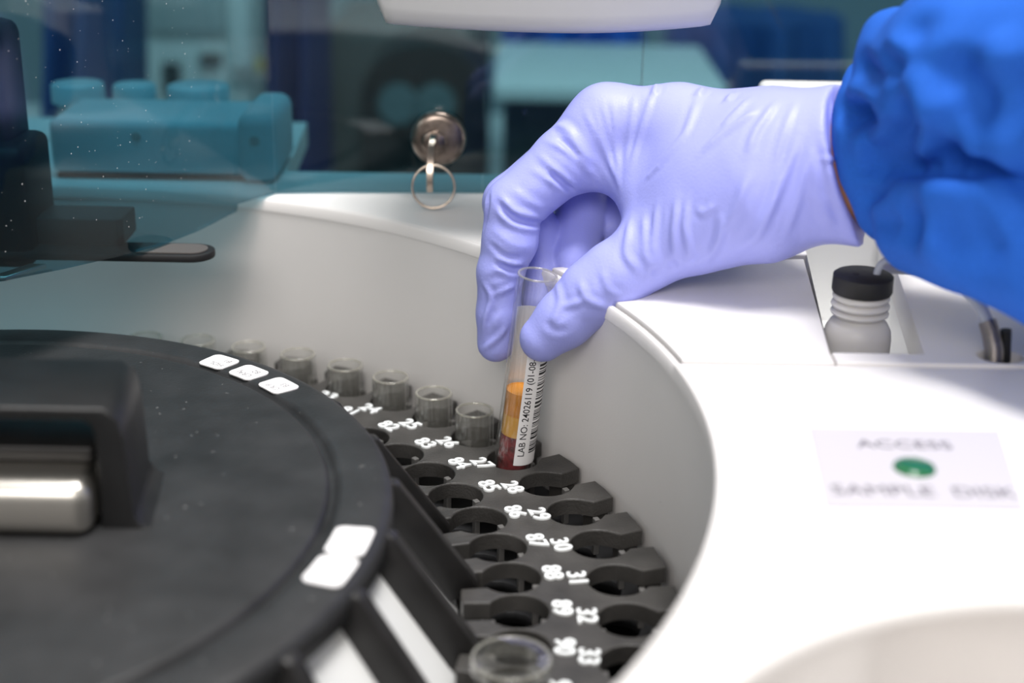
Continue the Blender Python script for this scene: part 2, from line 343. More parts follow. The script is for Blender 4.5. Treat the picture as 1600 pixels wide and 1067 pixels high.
# finger posts: the outer end of each finger runs down to the lower plate
post = rbox('finger_post', -2.6, 2.0, -4.3, 4.6, -15.6, -0.6, 0.5, 2)
for k in range(57):
    a = math.radians(ang(k)+PITCH/2); o = cp('finger_post', post, 'tray_black', None, (202.6*math.cos(a), 202.6*math.sin(a), 0)); o.rotation_euler.z = a
postb = rbox('slot_post', -1.5, 3.0, -2.2, 2.2, -15.6, -0.6, 0.4, 2)
for k in range(57):
    a = math.radians(ang(k)+OFF+PITCH/2); o = cp('slot_post', postb, 'tray_black', None, (148*math.cos(a), 148*math.sin(a), 0)); o.rotation_euler.z = a
pin = rbox('pin', -0.9, 0.9, -1.1, 1.1, -15.6, -3.4, 0.25, 2)
for k in range(18, 37):
    for rr, of in ((RO, 0), (RI, OFF)):
        a = math.radians(ang(k)+of)
        for d in (-7.0, 7.2):
            o = cp('pin', pin, 'pin_grey', None, ((rr+d)*math.cos(a), (rr+d)*math.sin(a), 0)); o.rotation_euler.z = a
for k in range(22, 36):
    for rad, da, n in ((178.6, 0.45, k), (172.3, 1.75, k+57)):
        a = math.radians(ang(k)+da); me = text_mesh('number', str(n), 7.6, 0.35, 0.03, 0.08)
        o = cp('number', me, 'number_white', None, (rad*math.cos(a), rad*math.sin(a), 0.25)); o.rotation_euler.z = a-PI/2

# white drip cone inside the carousel, ribs and lid belong to the lift-off cover
lid = thing('carousel_lid', 'black round lid with a bar handle and slanted ribs over the carousel centre', 'lid', (0, 0, -72))
def lp(name, me, m, smooth=None, loc=(0, 0, 0), parent=None): return link(name, me, m, parent or lid, smooth, (loc[0], loc[1], loc[2]+(72 if parent is None else 0)))
prof = [(0, 34.8), (109.6, 34.8), (110.4, 34.6), (110.9, 33.6), (111.3, 32.9), (112.2, 32.9), (113.0, 33.7), (113.8, 34.5), (115.0, 34.7), (124.6, 34.4), (126.4, 33.9), (127.5, 32.6), (127.8, 31.0), (127.6, 27.0), (125.5, 25.5), (0, 25.5)]
lp('lid_disc', lathe('lid_disc', prof, 256), 'lid_black', 60)
lp('white_cone', lathe('white_cone', [(112, 25.6), (123.0, 25.6), (145.5, -8), (145.5, -15), (140, -15), (140, -72), (112, -72)], 128), 'white_gloss', 30)
def rib():
    pr = [(121, 31.5), (126.5, 32.6), (129.6, 31.8), (131.0, 29.6), (151.2, 0.6), (151.0, -2.0), (139.5, -7.5), (117, 25)]
    V = [(x, -2.4, z) for x, z in pr]+[(x, 2.4, z) for x, z in pr]; n = len(pr)
    F = [tuple(range(n)), tuple(range(2*n-1, n-1, -1))]+[(i, i+n, (i+1) % n+n, (i+1) % n) for i in range(n)]
    me = raw('rib', V, F); bm = bmesh.new(); bm.from_mesh(me); bmesh.ops.recalc_face_normals(bm, faces=bm.faces)
    bmesh.ops.bevel(bm, geom=list(bm.edges), offset=0.8*S, segments=2, affect='EDGES', profile=0.5); bm.to_mesh(me); bm.free(); return me
ribm = rib()
for i in range(27):
    o = lp('rib', ribm, 'rib_black', 40); o.rotation_euler.z = math.radians(22.9+13.15*4-13.15*i)
def handle():
    """bridge handle: bar with rounded shoulders and two posts flaring into the lid"""
    out = [(71.5, 34.2), (67.5, 35.6), (65.8, 38.5), (65.0, 58), (64.0, 63.5), (60.5, 66.6)]; inn = [(57.5, 34.2), (58.0, 60), (57.0, 62.6), (55.0, 63.4)]
    prof = out+[(-x, z) for x, z in out[::-1]]+[(-x, z) for x, z in inn]+[(x, z) for x, z in inn[::-1]]
    bm = bmesh.new(); A = [bm.verts.new((x*S, -13*S, z*S)) for x, z in prof]; B = [bm.verts.new((x*0.945*S, 19*S, z*S)) for x, z in prof]; n = len(prof)
    bm.faces.new(A); bm.faces.new(B[::-1])
    for i in range(n): bm.faces.new((A[i], B[i], B[(i+1) % n], A[(i+1) % n]))
    bmesh.ops.recalc_face_normals(bm, faces=bm.faces)
    eds = [e for e in bm.edges if abs(e.verts[0].co.y-e.verts[1].co.y) < 1e-6]
    bmesh.ops.bevel(bm, geom=eds, offset=1.6*S, segments=3, affect='EDGES', profile=0.5, clamp_overlap=True)
    bmesh.ops.triangulate(bm, faces=[f for f in bm.faces if len(f.verts) > 4])
    me = bpy.data.meshes.new('handle'); bm.to_mesh(me); bm.free(); return me
lp('handle', handle(), 'handle_black', 50)
lp('hub_block', rbox('hub_block', -57, 57, -19, 6, 34.6, 49, 4.5, 5), 'brushed_metal', 50)
lp('hub_cap', rbox('hub_cap', -55, 55, -6, 12, 48.9, 53.2, 0.8), 'rib_black', 50)
def sticker(r0, r1, a0, a1, words=None):
    c = []; am, rm = (a0+a1)/2, (r0+r1)/2
    me = prism('sticker', rounded_sector(r0, r1, a0, a1, 2.0), 34.6, 34.95)
    o = lp('sticker', me, 'paper_white'); tag(o, 'white rounded paper sticker')
    if words:
        for w, rr, sz, da in words:
            a = math.radians(am+da); t = text_mesh('handwriting', w, sz, 0.01, 0.0, sx=0.95)
            q = link('handwriting', t, 'pencil', o, None, (rr*math.cos(a), rr*math.sin(a), 34.98)); q.rotation_euler.z = a+PI/2
    return o
def rounded_sector(r0, r1, a0, a1, cr):
    pts = []
    rm = (r0+r1)/2
    def corner(r, a, sr, sa):
        da = math.degrees(cr/r)
        res = []
        for i in range(5):
            q = PI/2*i/4
            res.append((r-sr*cr*(1-math.sin(q)), a-sa*da*(1-math.cos(q))))
        return res
    c1 = corner(r1, a1, 1, 1); c2 = corner(r1, a0, 1, -1); c3 = corner(r0, a0, -1, -1); c4 = corner(r0, a1, -1, 1)
    mid = lambda r, s, e: [(r, s+(e-s)*i/6) for i in range(1, 6)]
    pol = c1 + mid(r1, a1, a0) + c2[::-1] + c3 + mid(r0, a0, a1) + c4[::-1]
    return [(r*math.cos(math.radians(a)), r*math.sin(math.radians(a))) for r, a in pol]
sticker(112.9, 122.4, 53.9, 58.9, [('B1', 119.4, 2.9, -1.0), ('HDL', 115.8, 2.9, -0.4)])
sticker(112.9, 122.0, 47.2, 52.3, [('B2', 119.2, 2.9, -0.8), ('CRAJ', 115.8, 2.9, 0)])
sticker(113.2, 122.2, 39.9, 45.2, [('B3', 119.2, 2.9, -0.6), ('CR/P', 115.8, 2.9, 0)])
sticker(115.4, 125.2, -11.5, -4.9); sticker(115.4, 125.4, -18.4, -12.1)

# ------------------------------------------------------------------ tubes standing in the outer ring
def clear_tube(name, label, loc, L=75.0, r=6.5, group=None, flange=0.0, rot=None):
    t = thing(name, label, 'tube', loc, group, rot)
    pr = [(0, 0), (r*.5, 0.7), (r*.85, 2.6), (r, 6.0), (r, L-0.5)]
    if flange: pr += [(r, L-4), (r+flange, L-3), (r+flange, L-0.6)]
    pr += [(r-.25+flange, L), (r-.75, L), (r-1.0, L-0.5), (r-1.0, 6.2), (r*.85-1, 3.4), (r*.4, 1.6), (0, 1.3)]
    link('tube_wall', lathe('tube_wall', pr, 40), 'clear_plastic', t, 40)
    link('rim', tube('rim', [((r-.5+flange)*math.cos(2*PI*i/40), (r-.5+flange)*math.sin(2*PI*i/40), L-.1) for i in range(40)], 0.42, 8, closed=True), 'tube_rim', t, 180); return t
where = {26: 'nearest the gloved hand, in the hole numbered 26', 25: 'in hole 25, second back from the hand', 24: 'in hole 24, third back from the hand', 23: 'fourth back from the hand, left of hole 24',
         22: 'fifth back from the hand, just above the lid edge', 21: 'sixth back, its rim peeping over the lid', 20: 'seventh back, rim above the lid stickers', 19: 'farthest back, rim barely showing over the lid'}
for k, w in where.items():
    a = math.radians(ang(k)); r0 = 189 - (26-k)*0.5
    clear_tube('sample_tube', 'empty clear tube '+w, (r0*math.cos(a), r0*math.sin(a), 10-75-(0.3 if k % 2 else 0)), group='clear tubes standing in the tray')
a = math.radians(PH28+OFF-6*PITCH); 
cup = clear_tube('sample_cup', 'clear flanged sample cup in the inner ring at the bottom edge', (RI*math.cos(a), RI*math.sin(a), 8-40), 40, 7.4, None, 2.6)

# ------------------------------------------------------------------ the blood tube held in the fingers
B0 = Vector((157.6, 105.4, -10.5)); B1 = Vector((165.0, 102.6, 64.3)); ax = (B1-B0); LT = ax.length
q = ax.to_track_quat('Z', 'Y'); eul = ax.normalized().rotation_difference(Vector((0, 0, 1))).inverted().to_euler()
bt = thing('blood_tube', 'clear blood tube with barcode label held between gloved finger and thumb', 'tube', B0, None, eul)
rT = 6.4
link('tube_wall', lathe('tube_wall', [(0, 0), (rT*.5, .8), (rT*.86, 2.8), (rT, 6.4), (rT, LT-.6), (rT-.25, LT), (rT-.8, LT), (rT-1, LT-.5), (rT-1, 6.5), (rT*.8-1, 3.6), (rT*.4, 1.8), (0, 1.4)], 56), 'blood_glass', bt, 40)
link('rim', tube('rim', [((rT-.45)*math.cos(2*PI*i/48), (rT-.45)*math.sin(2*PI*i/48), LT-.1) for i in range(48)], 0.38, 8, closed=True), 'tube_rim', bt, 180)
link('clot', lathe('clot', [(0, 1.5), (rT*.4, 1.9), (rT*.8-1, 3.7), (rT-1.05, 6.6), (rT-1.05, 20.2), (3, 21.2), (0, 21.0)], 40), 'clot', bt, 40)
link('serum', lathe('serum', [(0, 21.1), (3, 21.3), (rT-1.05, 20.3), (rT-1.05, 27.5), (0, 27.5)], 40), 'serum_pale', bt, 40)
link('plasma', lathe('plasma', [(0, 27.55), (rT-1.05, 27.55), (rT-1.05, 35.6), (rT-1.4, 35.2), (0, 35.0)], 40), 'serum', bt, 40)
def wrap(phi, z, r): return (r*math.sin(phi), -r*math.cos(phi), z)
def band(name, p0, p1, z0, z1, r0, r1, n):
    V = []; F = []
    for i in range(n+1):
        ph = p0+(p1-p0)*i/n; V += [wrap(ph, z0, r1), wrap(ph, z1, r1), wrap(ph, z1, r0), wrap(ph, z0, r0)]
    for i in range(n):
        for j in range(4): F.append((4*i+j, 4*i+(j+1) % 4, 4*i+4+(j+1) % 4, 4*i+4+j))
    F += [(3, 2, 1, 0), (4*n, 4*n+1, 4*n+2, 4*n+3)]
    me = raw(name, V, F); bm = bmesh.new(); bm.from_mesh(me); bmesh.ops.recalc_face_normals(bm, faces=bm.faces); bm.to_mesh(me); bm.free(); return me
D = math.radians
lab = tag(link('label', band('label', D(-2), D(228), 11.2, 62, rT+.02, rT+.14, 48), 'paper_white', bt, 40), 'white paper label printed with a laboratory number and a barcode')
tm = text_mesh('lettering', 'LAB NO: 24026119 (01-08-24)', 3.1, 0.0, 0.02, align='LEFT')
xs = [v.co.x for v in tm.vertices]; kx = 38.5*S/(max(xs)-min(xs)); xm = min(xs)
bm = bmesh.new(); bm.from_mesh(tm); bmesh.ops.subdivide_edges(bm, edges=[e for e in bm.edges if abs(e.verts[0].co.y-e.verts[1].co.y) > 0.5*S], cuts=3); bmesh.ops.triangulate(bm, faces=bm.faces)
for v in bm.verts:
    z = 14.6+(v.co.x-xm)*kx/S; ph = D(17)-(v.co.y/S)/rT; v.co = Vector(wrap(ph, z, rT+.17))*S
bm.to_mesh(tm); bm.free(); link('lettering', tm, 'ink', lab)
z = 15.5; V = []; F = []
while z < 58:
    w = rnd.choice((0.28, 0.28, 0.5, 0.8)); g = rnd.choice((0.3, 0.3, 0.55, 0.8)); b = len(V); n = 6
    for i in range(n+1):
        ph = D(40)+(D(82)-D(40))*i/n; V += [wrap(ph, z, rT+.17), wrap(ph, z+w, rT+.17)]
    for i in range(n): F.append((b+2*i, b+2*i+2, b+2*i+3, b+2*i+1))
    z += w+g
tag(link('barcode', raw('barcode', V, F), 'ink', lab), 'black printed barcode', None, None, 'stuff')

# ------------------------------------------------------------------ gloved hand, forearm and sleeve
def seg(P, a, b, ra, rb):
    a = a.astype(np.float32); ab = (b-a).astype(np.float32); t = np.clip(((P-a)@ab)/(ab@ab), 0, 1); q = P-a-t[..., None]*ab
    return np.sqrt((q*q).sum(-1))-(ra+(rb-ra)*t)
def smin(a, b, k):
    h = np.clip(0.5+(0.5/k)*(b-a), 0, 1); return b+(a-b)*h-k*h*(1-h)
def chain(P, pts, k=2.0):
    J = [(pt(*q[:3]), q[3]) for q in pts]; d = None
    for (a, ra), (b, rb) in zip(J, J[1:]):
        e = seg(P, a, b, ra, rb).astype(np.float32); d = e if d is None else smin(d, e, k)
    return d
def surface_nets(f, lo, hi, h):
    n = np.ceil((hi-lo)/h).astype(int)+1
    g = [lo[i]+h*np.arange(n[i]) for i in range(3)]
    P = np.stack(np.meshgrid(*g, indexing='ij'), -1).astype(np.float32); D_ = f(P); del P
    ins = D_ < 0; nx, ny, nz = D_.shape
    acc = np.zeros((nx-1, ny-1, nz-1, 3), np.float32); cnt = np.zeros((nx-1, ny-1, nz-1), np.float32)
    corners = [(i, j, k) for i in (0, 1) for j in (0, 1) for k in (0, 1)]
    def sub(A, c): return A[c[0]:nx-1+c[0], c[1]:ny-1+c[1], c[2]:nz-1+c[2]]
    for c in corners:
        for ax_ in range(3):
            if c[ax_]: continue
            e = list(c); e[ax_] = 1; e = tuple(e)
            A, B = sub(D_, c), sub(D_, e); cr = (A < 0) != (B < 0); t = np.where(cr, A/(A-B+1e-12*(A == B)), 0)
            for q_ in range(3): acc[..., q_] += np.where(cr, c[q_]+(t if q_ == ax_ else 0), 0)
            cnt += cr
    act = cnt > 0; idx = -np.ones(act.shape, np.int64); cells = np.argwhere(act); idx[act] = np.arange(len(cells))
    V = lo+h*(cells+acc[act]/cnt[act][:, None]); F = []
    for ax_ in range(3):
        u_, v_ = (ax_+1) % 3, (ax_+2) % 3
        s0 = [slice(1, -1)]*3; s0[ax_] = slice(0, -1); s1 = [slice(1, -1)]*3; s1[ax_] = slice(1, None)
        A, B = ins[tuple(s0)], ins[tuple(s1)]; w = np.argwhere(A != B)
        base = w.copy(); base[:, u_] += 1; base[:, v_] += 1
        flip = ins[tuple(base.T)]
        def at(du, dv): q_ = base.copy(); q_[:, u_] += du; q_[:, v_] += dv; return idx[tuple(q_.T)]
        Q = np.stack([at(-1, -1), at(0, -1), at(0, 0), at(-1, 0)], 1)
        Q[~flip] = Q[~flip][:, ::-1]; F.append(Q)
    F = np.concatenate(F); return V, F[(F >= 0).all(1)]
def np_mesh(name, V, F):
    me = bpy.data.meshes.new(name); me.vertices.add(len(V)); me.vertices.foreach_set('co', (V*S).astype(np.float32).ravel())
    me.loops.add(len(F)*4); me.loops.foreach_set('vertex_index', F.astype(np.int32).ravel())
    me.polygons.add(len(F)); me.polygons.foreach_set('loop_start', np.arange(0, len(F)*4, 4, dtype=np.int32)); me.polygons.foreach_set('loop_total', np.full(len(F), 4, np.int32))
    me.update(calc_edges=True); me.validate(); return me
def relax(V, F, it, lam=0.5):
    E = np.concatenate([F[:, [0, 1]], F[:, [1, 2]], F[:, [2, 3]], F[:, [3, 0]]])
    for _ in range(it):
        A = np.zeros_like(V); c = np.zeros(len(V)); np.add.at(A, E[:, 0], V[E[:, 1]]); np.add.at(c, E[:, 0], 1); np.add.at(A, E[:, 1], V[E[:, 0]]); np.add.at(c, E[:, 1], 1)
        V = V+lam*(A/c[:, None]-V)
    return V
def normals(V, F):
    n = np.cross(V[F[:, 2]]-V[F[:, 0]], V[F[:, 3]]-V[F[:, 1]]); N = np.zeros_like(V)
    for j in range(4): np.add.at(N, F[:, j], n)
    return N/(np.linalg.norm(N, axis=1)[:, None]+1e-12)
def crease(V, F, lines, ka=1.0, kw=1.0, side=0.45):
    """folds: each line is drawn over the surface and pushes it out (ridge) or in (valley)"""
    tree = BVHTree.FromPolygons([Vector(v) for v in V], F.tolist()); N = normals(V, F); disp = np.zeros(len(V))
    for amp, wid, P in lines:
        amp, wid = amp*ka, wid*kw
        pp = []
        for (a, b) in zip(P, P[1:]):
            m = max(2, int(math.hypot(b[0]-a[0], b[1]-a[1])/6))
            for i in range(m): t = i/m; pp.append((a[0]+(b[0]-a[0])*t, a[1]+(b[1]-a[1])*t))
        pp.append(P[-1])
        # soften corners
        for _ in range(3): pp = [pp[0]]+[((pp[i-1][0]+2*pp[i][0]+pp[i+1][0])/4, (pp[i-1][1]+2*pp[i][1]+pp[i+1][1])/4) for i in range(1, len(pp)-1)]+[pp[-1]]
        H = []
        for x, y in pp:
            d = Vector(ray(x, y)).normalized(); h = tree.ray_cast(Vector(CAM), d)
            if h[0] is not None: H.append(np.array(h[0]))
        if len(H) < 2: continue
        H = np.array(H); lo, hi = H.min(0)-3*wid, H.max(0)+3*wid; m = np.where(((V > lo) & (V < hi)).all(1))[0]; best = np.full(len(m), 1e9); tb = np.zeros(len(m))
        for i in range(len(H)-1):
            ab = H[i+1]-H[i]; t = np.clip(((V[m]-H[i])@ab)/(ab@ab+1e-9), 0, 1); dd = np.linalg.norm(V[m]-H[i]-t[:, None]*ab, axis=1)
            k = dd < best; best[k] = dd[k]; tb[k] = (i+t[k])/(len(H)-1)
        fade = np.clip(np.minimum(tb, 1-tb)*5, 0.12, 1); g = best/wid
        disp[m] += amp*fade*(np.exp(-g*g)-side*np.exp(-((g-1.9)/0.9)**2))
    return V+N*disp[:, None]

def fwd(L): return [(x, y, d-26*min(max((x-950)/360, 0), 1.3), r*(1-0.055*min(max((x-950)/360, 0), 1.3))) for x, y, d, r in L]
INDEX = [(948, 193, 468, 11.6), (882, 252, 467, 10.4), (803, 322, 467, 9.2), (797, 375, 468, 8.7), (782, 425, 470, 7.4), (779, 490, 474, 7.0), (775, 536, 477, 6.2)]
MIDDLE = [(960, 190, 482, 11.5), (799, 317, 482, 9.2), (836, 368, 486, 8.9), (853, 420, 484, 7.8), (842, 470, 481, 6.6)]
RING = [(985, 192, 494, 11), (905, 285, 494, 9), (908, 350, 490, 8.6), (896, 405, 480, 7.2)]
PINKY = [(1015, 205, 506, 10), (950, 268, 505, 8.4), (955, 320, 500, 7.6), (958, 355, 491, 6.6)]
THUMB = fwd([(1095, 352, 458, 13.0), (1014, 394, 455, 11.0)]) + [(960, 432, 452, 10.4), (925, 458, 453, 9.9), (882, 499, 455, 8.7), (848, 529, 457, 7.3)]
cutp = pt(1334, 250, 434); cutn = pt(1334, 250, 434)-pt(1150, 292, 454); cutn = cutn/np.linalg.norm(cutn)
def hand_sdf(P):
    C = lambda L, k: chain(P, fwd(L), k)
    palm = C([(1310, 250, 462, 23.5), (1210, 268, 464, 24), (1130, 282, 466, 23)], 6)
    palm = smin(palm, C([(1180, 240, 472, 19), (1060, 205, 470, 14), (948, 193, 468, 11.6)], 6), 10)
    palm = smin(palm, C([(1190, 230, 490, 15), (1000, 192, 488, 12)], 6), 10)
    palm = smin(palm, C([(1200, 240, 500, 13), (1020, 205, 504, 10)], 6), 10)
    palm = smin(palm, C([(1170, 320, 457, 18), (1095, 352, 455, 13)], 6), 10)
    palm = smin(palm, C([(1120, 300, 461, 14), (1012, 318, 462, 8.6)], 6), 12)
    palm = smin(palm, C([(1000, 275, 466, 9), (925, 262, 469, 6.5)], 4), 8)
    palm = smin(palm, C([(1300, 335, 458, 9), (1352, 374, 456, 3.2)], 3), 6)
    d = smin(palm, chain(P, THUMB, 3), 7)
    d = np.minimum(d, smin(palm, chain(P, INDEX, 2), 6))
    d = np.minimum(d, smin(palm, chain(P, MIDDLE, 2), 5))
    d = np.minimum(d, smin(palm, chain(P, RING, 2), 5)); d = np.minimum(d, smin(palm, chain(P, PINKY, 2), 5))
    cut = (P-cutp.astype(np.float32))@cutn.astype(np.float32); return np.maximum(d, cut)
allp = np.array([pt(*q[:3]) for c in (INDEX, MIDDLE, RING, PINKY, THUMB) for q in c]+[cutp])
V, F = surface_nets(hand_sdf, allp.min(0)-28, allp.max(0)+28, 0.8); V = relax(V, F, 3)
R_ = 0.55
LINES = [
 (R_, 1.6, [(912, 168), (943, 232), (967, 285)]), (R_, 1.5, [(928, 165), (950, 238), (970, 300)]), (.5, 1.3, [(958, 160), (968, 290)]),
 (.5, 1.4, [(992, 145), (978, 260)]), (.7, 1.6, [(1022, 137), (1000, 210), (983, 265)]), (.4, 1.2, [(1034, 255), (1008, 280)]), (.5, 1.3, [(940, 160), (958, 230), (968, 270)]),
 (1.1, 2.2, [(856, 207), (873, 192), (890, 206), (925, 262)]), (.6, 1.6, [(848, 216), (896, 241), (938, 287)]), (.5, 1.6, [(837, 238), (876, 273), (896, 297)]), (-1.9, 1.5, [(856, 268), (878, 284), (899, 303)]), (-.9, 1.3, [(872, 214), (892, 232), (905, 250)]),
 (.35, 1.6, [(826, 262), (862, 283), (890, 305)]), (.45, 1.7, [(800, 294), (826, 315), (858, 330)]), (-1.9, 1.5, [(778, 316), (800, 341), (826, 349), (852, 349)]), (.6, 1.5, [(779, 304), (801, 330), (846, 339)]), (.5, 1.5, [(774, 330), (805, 355), (842, 359)]),
 (.3, 1.7, [(766, 355), (800, 384), (836, 388)]), (-.7, 1.3, [(762, 378), (790, 402), (820, 402)]), (-1.8, 1.4, [(776, 410), (796, 422), (818, 421)]), (.5, 1.5, [(770, 402), (796, 413), (818, 412)]), (-.8, 1.4, [(764, 300), (760, 340), (752, 372)]),
 (.8, 1.4, [(752, 438), (769, 463), (758, 500), (752, 530)]), (.7, 1.3, [(769, 463), (790, 452), (806, 446)]), (.9, 1.4, [(750, 550), (768, 535), (786, 522), (790, 508)]), (-.6, 1.6, [(760, 510), (775, 480)]), (-.5, 1.8, [(762, 440), (775, 428), (790, 436)]),
 (.6, 1.7, [(868, 439), (877, 470), (862, 508)]), (.7, 1.7, [(905, 436), (914, 468), (952, 484)]), (.6, 1.5, [(877, 480), (914, 470)]), (.5, 1.6, [(940, 420), (950, 455), (975, 465)]), (-.5, 1.8, [(850, 500), (868, 520), (890, 512)]),
 (.8, 1.7, [(985, 340), (976, 397), (998, 427)]), (.8, 1.7, [(1006, 333), (1008, 397), (1022, 428)]), (.8, 1.7, [(1028, 317), (1019, 380), (1027, 425)]), (.8, 1.7, [(1058, 308), (1052, 365), (1055, 415)]), (.7, 1.6, [(1075, 308), (1068, 350), (1082, 412)]),
 (.6, 1.5, [(1090, 325), (1098, 338), (1115, 318)]), (.7, 1.8, [(1128, 327), (1122, 380), (1102, 412)]), (-.8, 1.6, [(1090, 395), (1080, 412)]), (-.9, 1.6, [(1050, 405), (1054, 420)]), (-.9, 1.8, [(1022, 420), (1028, 432)]),
 (.8, 2.0, [(1173, 263), (1154, 317), (1128, 365), (1108, 405)]), (.8, 2.0, [(1224, 250), (1205, 317), (1180, 365), (1150, 400)]), (.9, 2.0, [(1250, 206), (1224, 282), (1192, 358), (1170, 395)]), (.6, 1.8, [(1262, 240), (1245, 320), (1225, 375)]),
 (.9, 1.9, [(1093, 241), (1128, 209), (1189, 168)]), (.7, 1.7, [(1125, 203), (1150, 175), (1173, 152)]), (.7, 1.8, [(1017, 272), (1071, 209), (1095, 142)]), (.9, 1.9, [(1167, 244), (1180, 205), (1214, 156)]), (.5, 1.6, [(1210, 260), (1230, 190), (1246, 152)]),
 (1.0, 1.6, [(1026, 132), (1022, 150)]), (1.2, 2.0, [(1100, 138), (1090, 152)]), (.9, 1.8, [(1145, 146), (1135, 160)]),
 (.8, 1.2, [(1280, 249), (1322, 248)]), (.7, 2.0, [(1268, 300), (1294, 352)]), (.8, 2.0, [(1287, 300), (1304, 356)]), (-.8, 2.0, [(1276, 215), (1290, 300), (1312, 360)]), (.6, 2.0, [(1300, 155), (1302, 240)]),
]
V = crease(V, F, LINES, 0.85, 0.66, 0.3); V = relax(V, F, 1, 0.25)
person = thing('person', 'arm in a bright blue sleeve with a lavender gloved hand lowering a blood tube', 'person', pt(1700, 260, 395))
pl = person.location.copy()
def pp(name, me, m, lab=None):
    o = link(name, me, m, person, 180); o.location = -pl
    if lab: o['label'] = lab
    return o
pp('glove', np_mesh('glove', V, F), 'glove', 'lavender blue nitrile glove with stretched wrinkles')
def arm_sdf(P): return chain(P, [(1300, 255, 437, 18), (1400, 255, 428, 19), (1900, 290, 365, 33)], 4)
q = np.array([pt(1290, 255, 464), pt(1900, 290, 385)])
V, F = surface_nets(arm_sdf, q.min(0)-40, q.max(0)+40, 3.0); pp('forearm', np_mesh('forearm', relax(V, F, 2), F), 'skin', 'brown skin at the wrist')
def sleeve_sdf(P):
    SL = lambda L, k: chain(P, [(x, y, d-22, r*0.952) for x, y, d, r in L], k)
    core = SL([(1395, 235, 448, 19), (1500, 245, 435, 26), (1900, 280, 400, 40)], 6)
    up = SL([(1440, 112, 424, 17), (1520, 115, 406, 26), (1900, 130, 368, 36)], 8)
    up = smin(up, SL([(1388, 58, 428, 8.0), (1398, 110, 424, 10), (1440, 170, 418, 13)], 5), 7)
    lo_ = SL([(1438, 340, 422, 14.0), (1525, 350, 406, 17), (1900, 470, 372, 30)], 8)
    lo_ = smin(lo_, SL([(1425, 390, 424, 6.5), (1500, 395, 412, 9)], 5), 6)
    cuff = SL([(1352, 125, 446, 7), (1345, 170, 440, 7), (1348, 215, 436, 7.5), (1362, 270, 436, 8), (1385, 330, 438, 8), (1402, 362, 440, 6)], 5)
    cuff = smin(cuff, SL([(1355, 150, 470, 8), (1400, 250, 478, 9)], 5), 6)
    d = smin(core, cuff, 6); d = np.minimum(smin(d, up, 5), smin(d, lo_, 4)); return d
q = np.array([pt(1330, 60, 430), pt(1900, 130, 330), pt(1900, 470, 340), pt(1330, 380, 480), pt(1900, 280, 440)])
V, F = surface_nets(sleeve_sdf, q.min(0)-45, q.max(0)+45, 1.8); V = relax(V, F, 2)
V = crease(V, F, [
 (-6.5, 6.0, [(1478, 70), (1496, 130), (1530, 178), (1560, 195)]), (3.0, 7.0, [(1440, 40), (1452, 110), (1480, 190)]), (-5.5, 8.0, [(1575, 95), (1585, 140), (1625, 160)]), (3.0, 7.0, [(1535, 50), (1548, 110), (1575, 185)]), (-3.0, 5.0, [(1425, 20), (1432, 70), (1425, 120)]),
 (-6.5, 4.0, [(1398, 150), (1412, 185), (1398, 240)]), (-5.0, 3.0, [(1405, 115), (1388, 100), (1372, 95)]), (-4.6, 4.6, [(1410, 268), (1460, 266), (1530, 262), (1590, 258)]), (-6.0, 4.2, [(1420, 312), (1422, 345), (1412, 380)]), (2.6, 4.5, [(1380, 292), (1440, 288), (1510, 294), (1600, 272)]),
 (-3.4, 2.8, [(1312, 165), (1335, 176), (1362, 162)]), (2.0, 2.4, [(1318, 150), (1345, 138), (1375, 146)]), (-3.0, 2.6, [(1320, 200), (1345, 186), (1375, 182)]), (2.0, 2.4, [(1325, 232), (1350, 215), (1382, 205)]), (-3.4, 2.6, [(1335, 262), (1362, 264), (1398, 268)]),
 (1.8, 2.6, [(1345, 285), (1375, 280)]), (-3.2, 2.6, [(1345, 302), (1372, 302), (1395, 292)]), (-3.6, 3.0, [(1335, 92), (1362, 118), (1378, 142)]), (1.8, 2.4, [(1352, 205), (1345, 240), (1355, 262)]), (2.4, 7.0, [(1470, 350), (1540, 328), (1600, 296)]), (-3.0, 3.0, [(1360, 345), (1385, 352), (1405, 345)]),
 (-.7, 1.6, [(1512, 432), (1550, 395), (1605, 330)]), (-4.0, 8.0, [(1455, 385), (1520, 372), (1560, 350)]), (3.0, 8.0, [(1490, 222), (1560, 236), (1600, 228)]), (-4.0, 6.0, [(1440, 205), (1480, 228), (1520, 236)])], 1.0, 1.0, 0.25)
pp('sleeve', np_mesh('sleeve', relax(V, F, 3, .5), F), 'sleeve_blue', 'bright blue gathered lab coat sleeve')

# ------------------------------------------------------------------ bottle in the well, tubing, strain relief
bo = thing('reagent_bottle', 'small milky plastic bottle with ribbed neck and black cap in the white well', 'bottle', (259.6, 76, 22))
prof = [(0, 0), (9.0, 0), (9.9, 1), (9.9, 33.5), (9.6, 36), (8.4, 38.2), (7.2, 39.2), (6.9, 39.8), (7.2, 40.2), (8.3, 40.9), (8.5, 41.4), (8.2, 41.9), (7.0, 42.4), (8.3, 43.1), (8.6, 43.7), (8.3, 44.3), (7.1, 44.9), (8.1, 45.5), (8.4, 46.2), (8.0, 47.0), (7.2, 47.5), (0, 47.5)]
link('bottle_body', lathe('bottle_body', prof, 48), 'bottle_plastic', bo, 50)
capp = [(0, 53.2), (1.0, 53.2), (8.0, 53.1), (8.7, 52.6), (8.8, 48.2), (8.5, 47.5), (0, 47.5)]
cap = link('cap', lathe('cap', capp, 64), 'rubber_black', bo, 40)
link('vent_hole', lathe('vent_hole', [(0, 53.35), (0.9, 53.35), (1.05, 53.2)], 20), 'dark_gap', cap, None, (-2.4, -0.6, 0))
